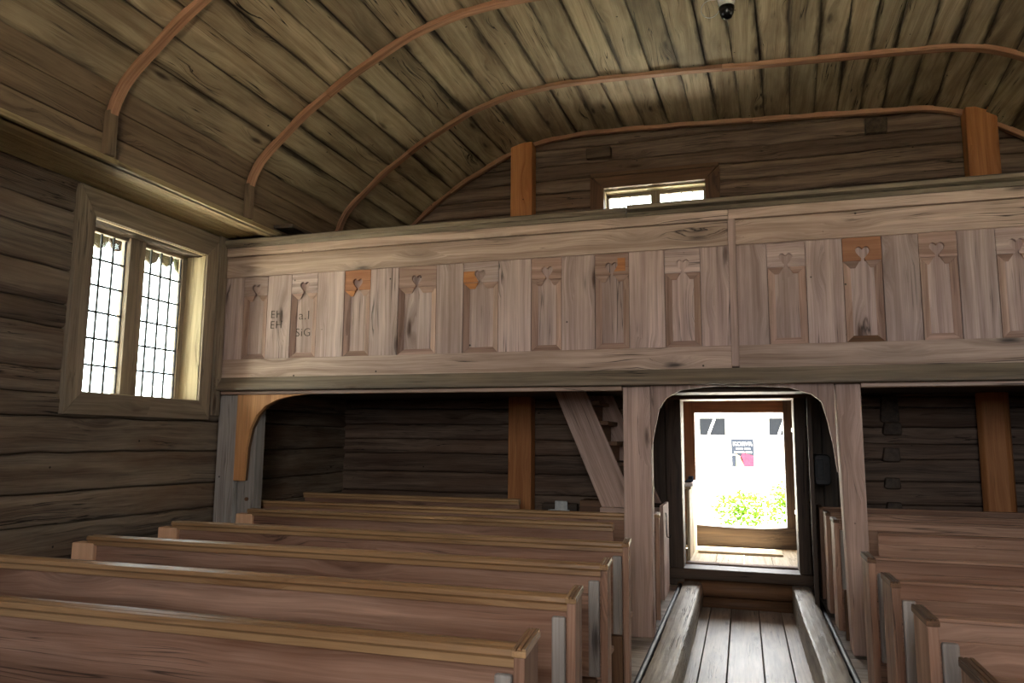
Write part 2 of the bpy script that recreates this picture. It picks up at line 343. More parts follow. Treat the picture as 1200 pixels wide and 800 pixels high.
seam = [s_of_x(x) for x in (-4.12, -3.92, -3.74, -3.57, -3.36, -3.15, -2.93, -2.70, -2.41, -2.08, -1.82, -1.55, -1.28, -1.04, -.76, -.49, -.23, .02, .26, .52, .77, 1.0, 1.21, 1.42, 1.66, 1.89, 2.10, 2.34, 2.6, 2.85, 3.1, 3.35, 3.6, 3.85)]
def slope(s):
    x = sec(s)[0]
    K = [(-4.3, 0), (-3.6, .0), (-2.6, .03), (-1.5, .04), (0, .055), (1.0, .058), (1.8, .08), (2.4, .08), (3.2, .02), (4.2, 0)]
    for (a, u), (c, v) in zip(K, K[1:]):
        if a <= x <= c: return u + (v-u)*(x-a)/(c-a)
    return 0
b = MB()
ys = [-3.1 + i*(8.45+3.1)/46 for i in range(47)]
for k, (s0, s1) in enumerate(zip(seam, seam[1:])):
    lap = .0 if k % 2 else .02
    rows = []; rr = random.random(); off = Vector((random.uniform(0, 60), random.uniform(0, 60), random.uniform(0, 60)))
    for yi in ys:
        e0 = s0 + slope(s0)*(yi-7.03) + .008*noise.noise(Vector((yi*1.1, k*3.3, 1))); e1 = s1 + slope(s1)*(yi-7.03) + .008*noise.noise(Vector((yi*1.1, (k+1)*3.3, 1)))
        row = []
        for j, (t, d) in enumerate(((.018, lap+.035), (.018, lap), (.5, lap-.003), (.982, lap), (.982, lap+.035))):
            ss = e0 + (e1-e0)*t
            q = secn(ss, d); v = b.bm.verts.new((q[0], yi, q[1])); v[b.gc] = Vector((yi, ss, d)) + off; v[b.rd] = rr; v[b.gr] = 0 if j == 2 else 1; row.append(v)
        rows.append(row)
    for r0, r1 in zip(rows, rows[1:]):
        for j in range(4): b.bm.faces.new([r0[j], r0[j+1], r1[j+1], r1[j]])
struct(b.build('ceiling', M_ceil))
b = MB()                                    # backing sheet added above the boards against light leaks, and the upright side boards
N_ = 60; rows = []
for i in range(N_+1):
    s = ARC[-1]*i/N_; q = secn(s, .055); rows.append([b.bm.verts.new((q[0], y_, q[1])) for y_ in (-3.2, 8.5)] + [b.bm.verts.new((q[0]*1.01, y_, q[1]+.06)) for y_ in (-3.2, 8.5)])
for r0, r1 in zip(rows, rows[1:]):
    b.bm.faces.new([r0[0], r1[0], r1[1], r0[1]]); b.bm.faces.new([r0[2], r0[3], r1[3], r1[2]])
b._tag([v for r_ in rows for v in r_], 'y'); struct(b.build('ceiling_backing', M_dark))
for sg, nm in ((-1, 'ceiling_side_left'), (1, 'ceiling_side_right')):
    b = MB(); X = 4.2 if sg < 0 else 4.08
    for z0, z1, e in ((3.40, 3.60, 0), (3.605, 3.80, .002), (3.805, 4.02, -.0)):
        x0, x1 = sorted((sg*X, sg*(X+.04)))
        if z1 > 4: b.hexa([(sg*X, -3.1, z0), (sg*(X+.04), -3.1, z0), (sg*(X+.04), 8.45, z0), (sg*X, 8.45, z0), (sg*(X-.09), -3.1, z1), (sg*(X-.05), -3.1, z1), (sg*(X-.05), 8.45, z1), (sg*(X-.09), 8.45, z1)], 'y')
        else: b.box(x0+e, x1+e, -3.1, 8.45, z0, z1-.003, 'y')
    struct(b.build(nm, M_side, bevel=.003))
    b = MB()
    for p, q in ((4.86, 4.66), (4.655, 4.46), (4.455, 4.30)):
        x0, x1 = sorted((sg*p, sg*q)); b.box(x0, x1, -3.1, 5.96 if sg < 0 else 8.45, 3.43+random.uniform(-.003, .003), 3.46, 'y')
    x0, x1 = sorted((sg*4.30, sg*4.17)); b.box(x0, x1, -3.1, 5.99 if sg < 0 else 8.45, 3.40, 3.44, 'y')
    struct(b.build('trim_3' if sg < 0 else 'trim_4', M_ledge, bevel=.005))
b = MB(); b.box(-5.0, -4.0, 5.9, 8.5, 3.47, 3.50, 'y'); b.box(-5.1, -4.235, -3.2, 8.5, 3.6, 3.66, 'y'); b.box(4.115, 5.1, -3.2, 8.5, 3.6, 3.66, 'y'); struct(b.build('ceiling_cover', M_dark))
b = MB(); b.box(-.69, .655, 6.22, 6.42, 1.893, 1.984, 'x', .003); struct(b.build('trim_8', M_dark, bevel=.01))  # dark beam added to hide the door-lit gallery underside above the arch
# ------------------------------------------------------------------ ceiling ribs
def rib(y, w, s_end, label, th=.032):
    t = thing('ceiling_rib', label, 'rib', (sec(.2)[0], y, 3.42), 'curved wooden ribs under the plank vault')
    b = MB(); b.box(-4.20, -4.145, y-w/2, y+w/2, 3.44, 3.76, 'z', .003); b.build('foot_piece', M_side if y < 6 else M_rib, t, bevel=.005)
    cuts = [.29, 1.42 + (y*.37) % .5, 4.9 + (y*.23) % .4, s_end]
    for k, (a, c) in enumerate(zip(cuts, cuts[1:])):
        b = MB(); n = int((c-a)/.07); rows = []; off = Vector((random.uniform(0, 60),)*3); rr = random.random(); ww = w*random.uniform(.92, 1.06); dd = th*random.uniform(.9, 1.15)
        for i in range(n+1):
            s = a + (c-a)*i/n; j_ = .004*noise.noise(Vector((s*2, y, 0)))
            r_ = []
            for (dy, d) in ((-ww/2, .012), (-ww/2, -dd), (ww/2, -dd), (ww/2, .012)):
                q = secn(s, d - .004); v = b.bm.verts.new((q[0], y+dy+j_, q[1])); v[b.gc] = Vector((s, dy, d)) + off; v[b.rd] = rr; r_.append(v)
            rows.append(r_)
        for r0, r1 in zip(rows, rows[1:]):
            for j in range(4): b.bm.faces.new([r0[j], r0[(j+1) % 4], r1[(j+1) % 4], r1[j]])
        b.bm.faces.new(rows[0]); b.bm.faces.new(rows[-1][::-1])
        b.build('curved_strip', M_rib, t, bevel=.005)
rib(3.93, .075, ARC[-1]-.1, 'red-brown curved rib in the upper left corner, nearest the viewer')
rib(5.48, .078, ARC[-1]-.1, 'curved ceiling rib meeting the ledge just above the gallery rail, second from the viewer')
rib(7.03, .08, ARC[-1]-.1, 'curved ceiling rib crossing above the gallery just behind the dome camera')
rib(8.30, .06, ARC[-1]-.1, 'thin curved rib along the top of the back log wall, farthest from the viewer', .035)
# ------------------------------------------------------------------ windows
def side_window(sg, n):
    X = 4.80
    def bx(b, d0, d1, y0, y1, z0, z1, ax, **k): # depth d measured outward from the wall face
        x0, x1 = sorted((sg*(X+d0), sg*(X+d1))); b.box(x0, x1, y0, y1, z0, z1, ax, **k)
    root = bpy.data.objects.new('window_%d' % n, None); C.objects.link(root); root.location = (sg*X, 5.05, 1.8); struct(root)
    # mitred casing
    yo0, yo1, zo0, zo1 = 4.25, 5.83, 1.66, 3.41; yi0, yi1, zi0, zi1 = 4.41, 5.68, 1.83, 3.19
    xa, xb = sg*(X-.055), sg*(X+.02)
    a, c = min(xa, xb), max(xa, xb)
    b = MB()
    b.prism([(yo0, zo0), (yi0, zi0), (yi0, zi1), (yo0, zo1)], 'yz', a, c, 'z')
    b.prism([(yo1, zo0), (yi1, zi0), (yi1, zi1), (yo1, zo1-.06)], 'yz', a, c, 'z')
    b.prism([(yo0+.005, zo1), (yo1, zo1), (yo1, zo1-.06), (yi1, zi1), (yi0, zi1)], 'yz', a, c, 'y')
    b.prism([(yo0+.005, zo0), (yo1, zo0), (yi1, zi0), (yi0, zi0)], 'yz', a, c, 'y')
    b.build('casing', M_case, root, bevel=.005)
    b = MB()
    bx(b, -.03, .22, 4.38, 4.415, 1.80, 3.22, 'z'); bx(b, -.03, .22, 5.675, 5.71, 1.80, 3.22, 'z')
    bx(b, -.03, .22, 4.38, 5.71, 3.185, 3.22, 'y'); bx(b, -.03, .22, 4.38, 5.71, 1.80, 1.835, 'y')
    b.build('reveal', M_reveal, root)
    b = MB()
    bx(b, .14, .24, 4.96, 5.13, 1.83, 3.19, 'z'); 
    bx(b, .17, .22, 5.62, 5.68, 1.83, 3.19, 'z'); bx(b, .17, .22, 4.41, 4.46, 1.83, 3.19, 'z'); bx(b, .17, .22, 4.41, 5.68, 3.15, 3.19, 'y'); bx(b, .17, .22, 4.41, 5.68, 1.83, 1.85, 'y')
    b.build('window_frame', M_case, root, bevel=.004)
    for (y0, y1) in ((4.46, 4.96), (5.13, 5.62)):
        b = MB()
        for i in range(1, 4): yv = y0+(y1-y0)*i/4; bx(b, .19, .202, yv-.008, yv+.008, 1.85, 3.15, 'z')
        for i in range(1, 6): zv = 1.85+1.3*i/6; bx(b, .188, .2, y0, y1, zv-.008, zv+.008, 'y')
        bx(b, .188, .2, y0, y0+.008, 1.85, 3.15, 'z'); bx(b, .188, .2, y1-.008, y1, 1.85, 3.15, 'z')
        gb = b.build('glazing_bars', M_lead, root)
        b = MB(); bx(b, .204, .207, y0, y1, 1.85, 3.15, 'z'); b.build('glass_pane', M_glass, gb)
side_window(-1, 1); side_window(1, 2)
b = MB(); b.box(-4.80, -4.735, 5.845, 5.955, 1.70, 3.42, 'z', .002); o = b.build('trim_5', M_case, bevel=.006); struct(o)
# upper window in the back wall
root = bpy.data.objects.new('window_3', None); C.objects.link(root); root.location = (-.9, 8.42, 3.78); struct(root)
Y0 = 8.34
b = MB()
b.prism([(-1.63, 3.66), (-1.47, 3.80), (-1.47, 4.42), (-1.63, 4.575)], 'xz', Y0, 8.44, 'z')
b.prism([(-.16, 3.66), (-.32, 3.80), (-.32, 4.42), (-.16, 4.575)], 'xz', Y0, 8.44, 'z')
b.prism([(-1.625, 4.58), (-.165, 4.58), (-.32, 4.42), (-1.47, 4.42)], 'xz', Y0, 8.44, 'x')
b.box(-1.62, -.17, Y0-.02, 8.44, 4.555, 4.60, 'x')
b.build('casing', M_brown, root, bevel=.005)
b = MB(); b.box(-1.5, -.29, 8.42, 8.66, 4.40, 4.43, 'x'); b.box(-1.5, -.29, 8.42, 8.66, 3.77, 3.80, 'x'); b.box(-1.5, -1.465, 8.42, 8.66, 3.8, 4.4, 'z'); b.box(-.325, -.29, 8.42, 8.66, 3.8, 4.4, 'z')
b.build('reveal', M_reveal, root)
b = MB(); b.box(-.945, -.84, 8.52, 8.6, 3.8, 4.4, 'z'); b.box(-1.47, -.32, 8.54, 8.58, 4.36, 4.40, 'x'); b.box(-1.47, -.32, 8.54, 8.58, 3.8, 3.84, 'x'); b.box(-1.47, -1.44, 8.54, 8.58, 3.8, 4.4, 'z'); b.box(-.35, -.32, 8.54, 8.58, 3.8, 4.4, 'z')
b.build('window_frame', M_case, root)
for (x0, x1) in ((-1.44, -.945), (-.84, -.35)):
    b = MB()
    for i in range(1, 4): xv = x0+(x1-x0)*i/4; b.box(xv-.004, xv+.004, 8.555, 8.567, 3.84, 4.36, 'z')
    b.box(x0, x1, 8.553, 8.565, 4.09, 4.10, 'x')
    gb = b.build('glazing_bars', M_lead, root)
    b = MB(); b.box(x0, x1, 8.568, 8.571, 3.84, 4.36, 'z'); b.build('glass_pane', M_glass, gb)
# ------------------------------------------------------------------ gallery
GY = 6.0
b = MB()
yy = 5.98
while yy < 8.38:
    b.box(-4.8, 4.8, yy, min(yy+.24, 8.40), 2.02, 2.06, 'x', .001); yy += .245
struct(b.build('floor_gallery', M_floor))
b = MB()
for k in range(10): b.box(-4.8, 4.8, 6.06+k*.235, 6.06+k*.235+.23, 1.985, 2.017, 'x', .001)
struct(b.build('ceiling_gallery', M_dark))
gal = thing('gallery_parapet', 'long carved plank gallery parapet with heart cut-outs spanning the back of the nave', 'gallery', (0, GY, 1.93))
def strip(z0, z1, y0, y1, x0=-4.79, x1=4.78, cuts=(-.04,), jit=.0):
    b = MB(); P = [x0, *cuts, x1]
    for p, q in zip(P, P[1:]): b.box(p+.001, q-.001, y0, y1, z0, z1, 'x', jit)
    return b
bb = MB()
for (p, q, dz) in ((-4.80, -.86, 0.0), (-.853, 4.78, .025)):
    bb.prism([(5.895, 3.345+dz), (5.90, 3.385+dz*.6), (5.93, 3.40+dz*.6), (6.06, 3.40+dz*.6), (6.06, 3.345)], 'yz', p, q, 'x')
    bb.prism([(5.925, 3.315), (5.905, 3.343), (6.03, 3.343), (6.03, 3.315)], 'yz', p, q, 'x')
bb.build('top_rail', M_gcap, gal, bevel=.004)
strip(3.235, 3.315, 5.94, 6.04, cuts=(-.06,)).build('cornice_board', M_rail, gal, bevel=.004)
strip(3.03, 3.23, 5.962, 6.03, x0=-4.75, cuts=(-.065, -.01)).build('upper_rail', M_rail, gal, bevel=.004)
strip(2.06, 2.235, 5.962, 6.03, x0=-4.75, cuts=(-.065, -.01)).build('lower_rail', M_rail, gal, bevel=.004)
b = MB()
b.prism([(5.965, 2.062), (6.04, 2.062), (6.04, 1.935), (5.89, 1.935), (5.885, 1.955), (5.895, 1.972)], 'yz', -4.86, 4.78, 'x')
b.build('sloping_shelf', M_gcap, gal, bevel=.005)
b = MB(); b.box(-4.75, -.92, 5.97, 6.05, 1.90, 1.933, 'x', .002); b.box(.84, 4.6, 5.97, 6.05, 1.90, 1.935, 'x', .003); b.build('shelf_bead', M_rail, gal, bevel=.006)
b = MB(); b.box(-.065, -.008, 5.93, 6.03, 2.07, 3.235, 'z'); b.build('pilaster', M_post, gal, bevel=.006)
BD = [-4.794, -4.556, -4.289, -4.028, -3.75, -3.466, -3.201, -2.921, -2.551, -2.299, -1.975, -1.682, -1.416, -1.134, -.851, -.566, -.285, -.065]
BR = [-.008, .217, .498, .758, 1.03, 1.276, 1.528, 1.771, 2.04, 2.29, 2.56, 2.82, 3.10, 3.36, 3.63, 3.90, 4.18, 4.45, 4.76]
def stile(x0, x1):
    b = MB(); b.box(x0+.0015, x1-.0015, 5.985+random.uniform(-.003, .002), 6.02, 2.23, 3.035, 'z'); return b.build('plain_board', M_front, gal, bevel=.003)
def carved(x0, x1, blockmat, orange=None, k=0, wide=False):
    zb, zt = 2.235, 3.03; w = x1-x0; zk = 2.845 + random.uniform(-.008, .008)
    b = MB(); b.box(x0+.002, x1-.002, 6.012, 6.035, 2.23, 3.035, 'z'); pan = b.build('carved_panel', M_front, gal)
    xc = (x0+x1)/2 + random.uniform(-.008, .008)
    # head block with a heart cut through, open at the tip
    H = [(.014, 0), (.012, .018), (.03, .04), (.046, .062), (.050, .082), (.042, .100), (.026, .108), (.012, .102), (0, .088)]
    right = [(xc + h[0], zk + h[1]) for h in H]; left = [(xc - h[0], zk + h[1]) for h in H[-2::-1]]
    if k in (0, 1): right = [(xc + h[0], zk + h[1]) for h in H]; 
    pts = [(x1-.002, zt), (x1-.002, zk)] + right + left + [(x0+.002, zk), (x0+.002, zt)]
    b = MB(); b.prism(pts, 'xz', 5.986, 6.012, 'x'); bl = b.build('heart_block', blockmat, pan)
    mw = .052; f, r = 5.987, 6.0115; 
    b = MB()
    def tri(P4): # outer edge high, inner edge low
        b.hexa(P4, 'z')
    # sides
    for e, s_ in ((x0+.003, 1), (x1-.003, -1)):
        i = e + s_*mw
        b.hexa([(e, r, zb), (e, f, zb), (i, r-.004, zb+mw), (i, r, zb+mw), (e, r, zk-.002), (e, f, zk-.002), (i, r-.004, zk-mw), (i, r, zk-mw)], 'z')
    b.build('side_moulding', M_mould, pan, bevel=.002)
    b = MB(); e0, e1 = x0+.003, x1-.003
    b.hexa([(e0, r, zb), (e0, f, zb), (e1, f, zb), (e1, r, zb), (e0+mw, r, zb+mw), (e0+mw, r-.004, zb+mw), (e1-mw, r-.004, zb+mw), (e1-mw, r, zb+mw)], 'x')
    b.build('bottom_moulding', M_mould if k not in (9,) else M_brown, pan, bevel=.002)
    for s_, (p, q) in ((0, (e0, xc-.022)), (1, (xc+.022, e1))):
        b = MB()
        if s_ == 0: b.hexa([(p+mw, r, zk-mw), (p+mw, r-.004, zk-mw), (q-.03, r-.004, zk-mw), (q-.03, r, zk-mw), (p, r, zk-.002), (p, f, zk-.002), (q, f, zk-.002), (q, r, zk-.002)], 'x')
        else: b.hexa([(p+.03, r, zk-mw), (p+.03, r-.004, zk-mw), (q-mw, r-.004, zk-mw), (q-mw, r, zk-mw), (p, r, zk-.002), (p, f, zk-.002), (q, f, zk-.002), (q, r, zk-.002)], 'x')
        mt = M_new if (orange in ('L', 'LB') and s_ == 0) else M_mould
        b.build('top_moulding', mt, pan, bevel=.002)
    if orange == 'LB':
        b = MB(); b.prism([(x0+.002, zk+.001), (x0+.002, zk+.10), (xc-.047, zk+.10), (xc-.052, zk+.082), (xc-.047, zk+.06), (xc-.03, zk+.036), (xc-.015, zk+.001)], 'xz', 5.982, 5.99, 'x'); b.build('repair_patch', M_new, pan)['label'] = 'bright orange new wood patch left of the heart'
    if orange == 'R':
        b = MB(); b.prism([(x1-.03, zk+.06), (x1-.03, zk+.14), (xc+.05, zk+.14), (xc+.052, zk+.082), (xc+.034, zk+.05), (xc+.02, zk+.03), (x1-.03, zk+.03)], 'xz', 5.982, 5.99, 'x'); b.build('repair_patch', M_new, pan)['label'] = 'bright orange new wood patch right of the heart'
stile(BD[0], BD[1])
n = 0
opt = {2: (M_pink, 'L'), 4: (M_front, 'LB'), 6: (M_mould, 'R'), 9: (M_pink, None), 3: (M_mould, None), 5: (M_mould, None), 10: (M_mould, None)}
for i in range(1, len(BD)-1):
    if i % 2: o_ = opt.get(n, (M_front, None)); carved(BD[i], BD[i+1], o_[0], o_[1], n); n += 1
    else: stile(BD[i], BD[i+1])
for i in range(0, len(BR)-1):
    if i % 2: o_ = opt.get(n, (M_front, None)); carved(BR[i], BR[i+1], o_[0], o_[1], n); n += 1
    else: stile(BR[i], BR[i+1])
# cut initials
def curve_mesh(cu):
    q = bpy.data.objects.new('lettering_curve', cu); C.objects.link(q); bpy.context.view_layer.update()
    me = bpy.data.meshes.new_from_object(q.evaluated_get(bpy.context.evaluated_depsgraph_get())); bpy.data.objects.remove(q); return me
def letters(txt, x, z, size, y, par, name='cut_initials'):
    cu = bpy.data.curves.new(name, 'FONT'); cu.body = txt; cu.size = size; cu.extrude = .0008; cu.space_character = 1.1; cu.offset = -.0012
    o = bpy.data.objects.new(name, curve_mesh(cu)); C.objects.link(o); o.data.materials.append(M_ink)
    o.rotation_euler = (math.pi/2, 0, 0); o.location = Vector((x, y, z)) - par.location; o.parent = par; return o
M_ink = plain('scratched_ink', (84, 72, 60), .9)
letters('EH', -4.245, 2.62, .105, 5.981, gal); letters('EH', -4.245, 2.52, .105, 5.981, gal); 
letters('a.I', -3.955, 2.60, .12, 6.0105, gal); letters('SiG', -3.985, 2.44, .11, 6.0105, gal)
# posts under the gallery
b = MB(); b.box(-.914, -.695, 5.99, 6.15, 0, 1.930, 'z', .004); tag(b.build('support_post', M_post, bevel=.012, loc=(-.8, 6.07, 0)), 'broad pale post at the left side of the arched doorway under the gallery', 'post')
b = MB(); b.hexa([(.70, 5.99, 0), (.84, 5.99, 0), (.84, 6.15, 0), (.70, 6.15, 0), (.665, 5.99, 1.93), (.838, 5.99, 1.93), (.838, 6.15, 1.93), (.665, 6.15, 1.93)], 'z'); tag(b.build('support_post', M_post, bevel=.012, loc=(.77, 6.07, 0)), 'broad pale post at the right side of the arched doorway under the gallery', 'post')
t = thing('corner_post', 'pale grey corner post with orange knee bracket beside the left log wall', 'post', (-4.6, 6.05, 0))
b = MB(); b.box(-4.765, -4.562, 5.985, 6.13, 0, 1.895, 'z', .004); b.build('post_board', M_grey, t, bevel=.008)
b = MB(); b.box(-4.558, -4.385, 6.055, 6.19, 0, 1.93, 'z', .003); b.build('rear_post', M_grey, t, bevel=.008)
KB = [(-4.555, 1.10), (-4.555, 1.925), (-3.80, 1.925), (-3.80, 1.905), (-3.95, 1.885), (-4.12, 1.85), (-4.25, 1.79), (-4.34, 1.70), (-4.40, 1.58), (-4.435, 1.40), (-4.45, 1.10)]
b = MB(); b.prism([(x_, min(z_, 1.897)) for x_, z_ in KB], 'xz', 5.975, 6.017, 'z'); br = b.build('knee_bracket', M_new2, t, bevel=.004); br['label'] = 'curved bracket of fresh orange wood'
KB2 = [(-4.45, 1.25), (-4.30, 1.25), (-4.29, 1.60), (-4.22, 1.75), (-4.05, 1.85), (-3.8, 1.90), (-3.95, 1.885), (-4.12, 1.85), (-4.25, 1.79), (-4.34, 1.70), (-4.40, 1.58), (-4.435, 1.40)]
b = MB(); b.prism([(x_, min(z_, 1.897)) for x_, z_ in KB], 'xz', 6.018, 6.053, 'z'); b.build('bracket_block', M_brown, t, bevel=.004)
b = MB(); b.tube([(-4.45, 6.06, .93), (-4.45, 6.04, .93)], .018, 10); b.build('peg', M_brown, t)
# arch boards between the two posts
ARCH = [(-.735, .05), (-.735, .93), (-.727, 1.256), (-.695, 1.42), (-.660, 1.609), (-.628, 1.751), (-.572, 1.833), (-.461, 1.895), (-.282, 1.918), (.12, 1.918), (.343, 1.910), (.504, 1.853), (.565, 1.800), (.592, 1.708), (.634, 1.48), (.671, 1.284), (.673, 1.07), (.713, .05)]
t = thing('door_arch', 'arched board surround between the two central gallery posts', 'arch', (0, 6.05, 0))
outl = [(-.695, 0)]
LA = [p for p in ARCH if p[0] < -.2 and p[1] > 1.25]
b = MB(); b.prism([(-.694, 1.934), (-.694, 1.43)] + [(max(x_, -.693), z_) for x_, z_ in LA[2:]] + [(-.1, 1.925), (-.1, 1.934)], 'xz', 6.00, 6.04, 'z'); b.build('left_spandrel', M_post, t, bevel=.002)
RA = [p for p in ARCH if p[0] > .1 and p[1] > 1.25]
b = MB(); b.prism([(-.098, 1.934), (-.098, 1.922)] + [(min(x_, .655), z_) for x_, z_ in RA] + [(.657, 1.28), (.658, 1.30), (.658, 1.934)], 'xz', 6.00, 6.04, 'z'); b.build('right_spandrel', M_post, t, bevel=.002)
# ------------------------------------------------------------------ posts on the back wall, both storeys
b = MB(); b.box(-2.56, -2.29, 8.17, 8.35, 0, 5.02, 'z', .004); tag(b.build('wall_post', M_new, bevel=.01, loc=(-2.43, 8.26, 0)), 'fresh orange squared post on the back wall, left of the small upper window', 'post')
b = MB()
b.box(2.24, 2.52, 8.17, 8.34, 2.07, 4.86, 'z', .004)
b.prism([(2.19, 8.34), (2.17, 8.26), (2.20, 8.19), (2.27, 8.16), (2.37, 8.155), (2.42, 8.18), (2.45, 8.25), (2.45, 8.34)], 'xy', 0, 2.01, 'z')
tag(b.build('wall_post', M_new, bevel=.01, loc=(2.35, 8.26, 0)), 'orange-brown post on the back wall at far right, rounded below with nail holes', 'post')
# ------------------------------------------------------------------ stairs
t = thing('gallery_stair', 'steep wooden stair under the gallery, left of the doorway, its side board slanting down right', 'stair', (-1.4, 7.6, 0))
def gfn(c): return (c[2]*.92 - c[0]*.39, c[0]*.92 + c[2]*.39, c[1])
for y0, dx in ((7.30, 0), (7.95, .16)):
    b = MB(); b.prism([(-1.80+dx, 1.975), (-1.485+dx, 1.975), (-.99+dx, .86), (-1.33+dx, .86)], 'xz', y0, y0+.05, fn=gfn); b.build('stringer', M_post, t, bevel=.004)
for k in range(5):
    z = 1.05 + k*.20; x = -1.10 - k*.087 + .02
    b = MB(); b.box(x-.20, x+.07, 7.36, 7.94, z, z+.04, 'y'); b.box(x-.02, x+.0, 7.36, 7.94, z-.16, z, 'y'); b.build('tread', M_brown, t, bevel=.004)
b = MB(); b.box(-1.34, -.98, 7.25, 8.05, .0, .858, 'x'); b.build('stair_base', M_post, t, bevel=.005)
b = MB(); b.box(-1.60, -1.36, 7.55, 7.8, .60, .90, 'x'); tag(b.build('wooden_box', M_brown, bevel=.008, loc=(-1.48, 7.67, .60)), 'brown wooden box beside the foot of the gallery stair', 'box')
b = MB(); b.box(-1.62, -1.35, 7.5, 7.85, .0, .598, 'x'); tag(b.build('low_cupboard', M_dark, bevel=.008, loc=(-1.48, 7.67, 0)), 'dark low cupboard carrying the brown box by the stair', 'cupboard')
t = thing('wall_socket_box', 'small white box low on the back wall, right of the orange post', 'box', (-1.95, 8.3, .72))
b = MB(); b.box(-2.18, -1.78, 8.24, 8.33, .60, .80, 'x'); b.build('backing_board', M_dark, t, bevel=.01)
b = MB(); b.box(-2.02, -1.88, 8.20, 8.24, .73, .83, 'x'); b.box(-2.10, -1.86, 8.20, 8.24, .70, .735, 'x'); b.build('white_case', M_white, t, bevel=.006)
# ------------------------------------------------------------------ pews
def pew(y, side, xw, xa=.655, label='', end=True, block=False, bt=True, ht=.9):
    """side -1 left, +1 right; xw wall-side end, xa aisle-side end (absolute)"""
    s = side; t = thing('church_pew', label, 'pew', (s*(xa+xw)/2, y, 0), 'rows of wooden pews either side of the aisle')
    def bx(b, a, c, *r, **k): x0, x1 = sorted((s*a, s*c)); b.box(x0, x1, *r, **k)
    xb = xa + (.002 if end else 0)
    b = MB(); cut = random.uniform(.4, .6)
    bx(b, xb, xw, y, y+.028, .36, ht-.058 if s < 0 else ht-.075, 'x'); bx(b, xb, xw, y+.004, y+.03, .06, .355, 'x')
    b.build('backrest', M_pew, t, bevel=.003)
    def prism(b, P, a, c):
        x0, x1 = sorted((s*a, s*c)); b.prism(P, 'yz', x0, x1, 'x')
    b = MB()
    yo = y - .035
    prism(b, [(yo+.010, ht-.056), (yo+.012, ht-.032), (yo, ht-.022), (yo+.004, ht-.004), (yo+.018, ht), (yo+.030, ht-.004), (yo+.034, ht-.011), (yo+.040, ht-.004), (yo+.055, ht), (yo+.088, ht-.003), (yo+.09, ht-.05), (yo+.07, ht-.056)], xa-.0, xw)
    if s > 0:
        b.bm.free(); b = MB(); bx(b, xa, xw, y-.008, y+.05, ht-.013, ht, 'x'); bx(b, xb, xw, y, y+.03, ht-.075, ht-.014, 'x')
        b.build('cap_rail', M_pew, t, bevel=.003)
    else: b.build('cap_rail', M_cap, t, bevel=.002)
    b = MB(); bx(b, xb, xw-.02, y+.03, y+.36, .40, .43, 'x'); b.build('seat', M_pew, t, bevel=.005)
    if end:
        sk = .022 if s < 0 else 0.0; b = MB(); b.hexa([(s*(xa-.034), y-.03, .07), (s*xa, y-.03, .07), (s*(xa+sk), y+.20, .07), (s*(xa-.034+sk), y+.20, .07), (s*(xa-.034), y-.03, ht-.025), (s*xa, y-.03, ht-.025), (s*(xa+sk), y+.20, ht-.025), (s*(xa-.034+sk), y+.20, ht-.025)], 'z'); ep = b.build('end_panel', M_pew, t, bevel=.004)
        b = MB()
        def capbit(u0, u1, z0, z1): b.hexa([(s*(xa+u0), y-.036, z0), (s*(xa+u1), y-.036, z0), (s*(xa+u1+sk), y+.21, z0), (s*(xa+u0+sk), y+.21, z0), (s*(xa+u0), y-.036, z1), (s*(xa+u1), y-.036, z1), (s*(xa+u1+sk), y+.21, z1), (s*(xa+u0+sk), y+.21, z1)], 'y')
        capbit(-.039, .004, ht-.024, ht-.006)
        for q in range(3): capbit(-.038+q*.014, -.0265+q*.014, ht-.006, ht+.002)
        b.build('end_cap', M_brown if s > 0 else M_cap, ep, bevel=.002)
        b = MB(); bx(b, xa+.008, xa+.062, y-.026, y, .375, ht-.078, 'z'); b.build('batten', M_grey, t, bevel=.008)
        b = MB(); bx(b, max(xa+.006, .705), xa+.15, y-.045, y-.001, .0, .372, 'z', jit=.003); b.build('foot_block', M_brown, t, bevel=.006)
    if block:
        b = MB(); bx(b, xw-.05, xw+.115, y-.03, y+.055, .66, ht-.045, 'z'); bl = b.build('end_block', M_cutend, t, bevel=.008); bl['label'] = 'small square block of pale fresh wood'
    b = MB(); bx(b, xw-.06, xw, y+.03, y+.36, 0, .398, 'z'); b.build('seat_support', M_pew, t, bevel=.004)
pew(1.42, -1, 4.0, xa=.65, label='left pew whose cap just shows in the bottom left corner, nearest of the left rows')
pew(2.19, -1, 4.0, xa=.655, label='left pew with the lowest visible aisle end, cap ending at the picture foot')
pew(2.94, -1, 4.0, xa=.67, label='left pew directly behind the row with the lowest aisle end')
pew(3.72, -1, 3.84, xa=.682, label='left pew whose wall end carries the leftmost pale square block', block=True)
pew(4.54, -1, 3.94, xa=.70, label='left pew in front of the gallery post, pale square block second from the left', block=True)
pew(5.55, -1, 4.05, xa=.93, label='left pew stopping against the broad post, pale block beside the corner post', end=False, block=True)
pew(6.33, -1, 4.7, xa=.71, label='left pew just behind the broad central post, under the gallery', bt=False)
pew(7.42, -1, 4.7, xa=2.2, label='farthest left pew, ending short at the orange wall post', end=False)
pew(2.27, 1, 4.6, xa=.60, label='right pew whose dark cap corner just rises at the bottom edge')
pew(3.00, 1, 4.6, xa=.62, label='right pew with the lowest full aisle end, in the bottom right corner')
pew(3.72, 1, 4.6, xa=.63, label='right pew directly behind the one with the lowest full aisle end')
pew(4.42, 1, 4.6, xa=.64, label='right pew just in front of the right central post')
pew(5.62, 1, 4.6, xa=.845, label='right pew abutting the back of the right central post', end=False)
pew(6.45, 1, 4.6, xa=.69, label='right pew just beyond the right post, partly seen through the arch')
pew(7.05, 1, 4.6, xa=.69, label='right pew before last, its narrow end seen through the arch')
